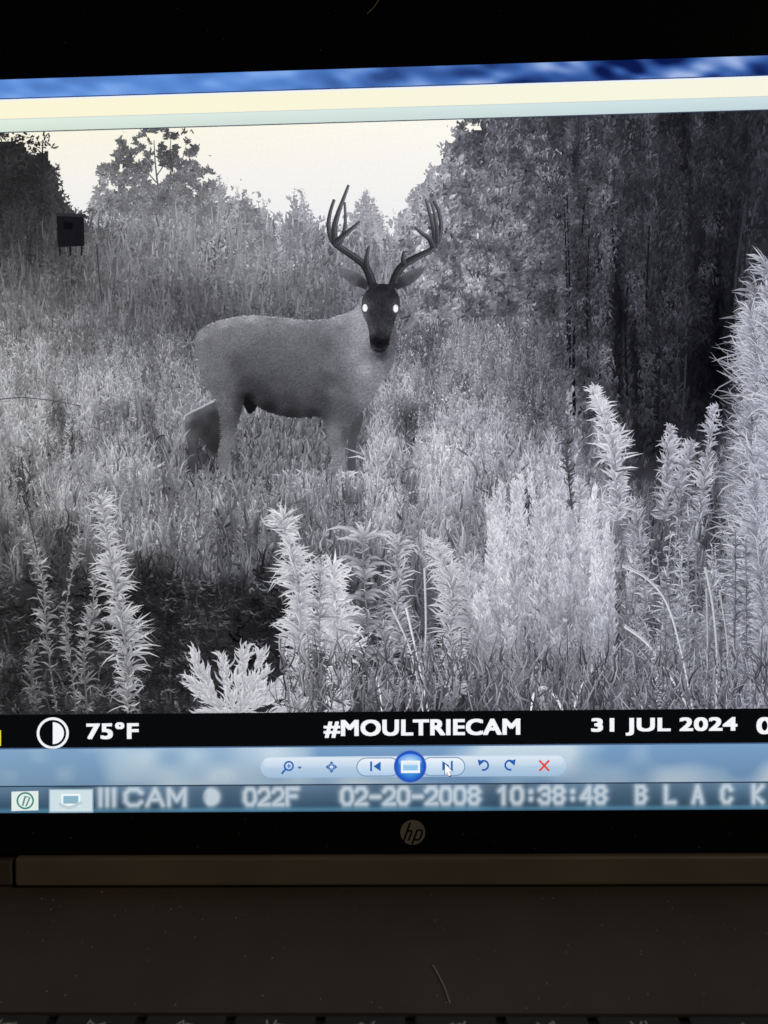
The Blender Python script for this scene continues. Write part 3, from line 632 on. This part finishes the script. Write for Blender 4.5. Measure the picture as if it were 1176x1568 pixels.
yw=yk-.118
solid('base_deck',[(-HW,HW,yk,.010,ZD-.016,ZD),(-HW,-.155,yw,yk,ZD-.016,ZD),(.155,HW,yw,yk,ZD-.016,ZD),(-HW,HW,Y_F,yw,ZD-.016,ZD)],deckm,bevel=0)
solid('keyboard_well',[(-.155,.155,yw,yk,ZD-.016,ZD-.0012)],pbr('well',(.01,.009,.008),.6),bevel=0)
keys=[];pit=.0187
for r in range(6):
    kd=.011 if r==0 else .0162
    y1=yk-.0009-(0 if r==0 else .0125+(r-1)*.0185)
    for c in range(16):
        x=-.1535+c*pit*1.025
        keys.append((x,x+.0172,y1-kd,y1,ZD-.001,ZD+.0006))
solid('keys',keys,pbr('key_plastic',(.03,.026,.02),.5,0,.3),bevel=.0005,seg=2)
bm=bmesh.new()
def flat(ptsxy,z): 
    try: bm.faces.new([bm.verts.new((p[0],p[1],z)) for p in ptsxy])
    except Exception: pass
for c in range(16):
    cx=-.1535+c*pit*1.025+.0086;cy=yk-.0034;z=ZD+.00072
    for k in range(3):
        a=random.uniform(0,3.1);l=.0011;w=.00016;ox=(k-1)*.0014;dx,dy=math.cos(a)*l,math.sin(a)*l
        nx,ny=-math.sin(a)*w,math.cos(a)*w
        flat([(cx+ox-dx-nx,cy-dy-ny),(cx+ox+dx-nx,cy+dy-ny),(cx+ox+dx+nx,cy+dy+ny),(cx+ox-dx+nx,cy-dy+ny)],z+k*.00001)
me=bpy.data.meshes.new('key_legends');bm.to_mesh(me);bm.free();me.materials.append(pbr('legend_white',(.5,.48,.42),.5))
ob=bpy.data.objects.new('key_legends',me);scene.collection.objects.link(ob);ob.parent=lap
lb=pbr('logo_metal',(.36,.33,.28),.35,.3,.5)
def pbrflat(name,build,mat):
    bb=Bld(True);build(bb);return bb.build(name,mat,lap)
lu=n1*1e3
pbrflat('logo_badge',lambda q:(q.disc(632,1272,19,(0,0,0),lu+.05)),lb)
ld=pbr('logo_dark',(.012,.011,.01),.4)
def hp(q):
    q.ribbon([(617,1289),(628,1257)],3,(0,0,0),lu+.08);q.ribbon([(622,1272),(629,1269),(630,1273),(625,1285)],2.8,(0,0,0),lu+.09,smooth=4)
    q.ribbon([(631,1290),(639,1268)],3,(0,0,0),lu+.10);q.ribbon([(638,1269),(646,1269),(645,1277),(641,1283),(635,1283)],2.8,(0,0,0),lu+.11,smooth=4)
pbrflat('logo_letters',hp,ld)
hm=pbr('hair_pale',(.6,.48,.34),.5)
def hair(pts,r,name):
    cu=bpy.data.curves.new(name,'CURVE');cu.dimensions='3D';cu.bevel_depth=r;sp=cu.splines.new('BEZIER');sp.bezier_points.add(len(pts)-1)
    for q,p in zip(sp.bezier_points,pts): q.co=p;q.handle_left_type=q.handle_right_type='AUTO'
    cu.materials.append(hm);ob=bpy.data.objects.new(name,cu);scene.collection.objects.link(ob);return ob
h=hair([ray_deck(*p,ZD+.0004) for p in ((663,1478),(672,1494),(682,1515),(689,1536))],.00009,'hair');h.parent=lap
def onbez(px,py):
    u,v=P(float(px),float(py));return tuple((SM@Vector((float(u)*.995,float(v)*.997,n1+.0002))))
h=hair([onbez(*p) for p in ((562,22),(572,12),(580,0),(586,-12))],.00006,'hair');h.parent=lap
bm=bmesh.new()
for i in range(130):
    px=random.uniform(-100,1300);py=random.uniform(1365,1545)
    c=ray_deck(px,py,ZD+.00008);r=random.uniform(.00004,.00016)
    bmesh.ops.create_icosphere(bm,subdivisions=1,radius=r,matrix=Matrix.Translation(Vector(c)))
for i in range(60):
    py=random.choice([random.uniform(1246,1300),random.uniform(5,85)]);c=onbez(random.uniform(0,1176),py)
    bmesh.ops.create_icosphere(bm,subdivisions=1,radius=random.uniform(.00003,.00009),matrix=Matrix.Translation(Vector(c)))
me=bpy.data.meshes.new('dust_specks');bm.to_mesh(me);bm.free();me.materials.append(hm)
ob=bpy.data.objects.new('dust_specks',me);scene.collection.objects.link(ob);ob.parent=lap
bm=bmesh.new();box(bm,-.8,.8,-.5,.45,-.03,ZD-.018)
me=bpy.data.meshes.new('desk');bm.to_mesh(me);bm.free();me.materials.append(pbr('desk_wood',(.08,.05,.03),.5))
ob=bpy.data.objects.new('desk',me);scene.collection.objects.link(ob)
# ------------------------------------------------------------------ light
w=bpy.data.worlds.new('World');scene.world=w;w.use_nodes=True;nt=w.node_tree
sk=nt.nodes.new('ShaderNodeTexSky');sk.sky_type='NISHITA';sk.sun_disc=False;sk.sun_elevation=math.radians(40);sk.sun_rotation=math.radians(90)
nt.links.new(sk.outputs[0],nt.nodes['Background'].inputs[0]);nt.nodes['Background'].inputs[1].default_value=.001
sl=bpy.data.lights.new('sun','SUN');sl.energy=.55;sl.angle=math.radians(15);sl.color=(1,.86,.66)
so=bpy.data.objects.new('sun',sl);scene.collection.objects.link(so);so.rotation_euler=(math.radians(25),math.radians(48),0)
# ------------------------------------------------------------------ camera
Mc=B@R.T;Cw=O+B@np.array([CU,CV,CN])
cam=bpy.data.cameras.new('camera');co=bpy.data.objects.new('camera',cam);scene.collection.objects.link(co)
mm=Matrix.Identity(4)
for i in range(3):
    for j in range(3): mm[i][j]=Mc[i,j]
    mm[i][3]=Cw[i]
co.matrix_world=mm
cam.sensor_fit='VERTICAL';cam.sensor_height=36;cam.lens=26;cam.clip_start=.005;cam.clip_end=1000
cam.dof.use_dof=True;cam.dof.focus_distance=CN-.009;cam.dof.aperture_fstop=9
scene.camera=co
scene.view_settings.view_transform='Standard';scene.view_settings.look='None';scene.view_settings.exposure=0
print('ZT',ZT,'cam',Cw)
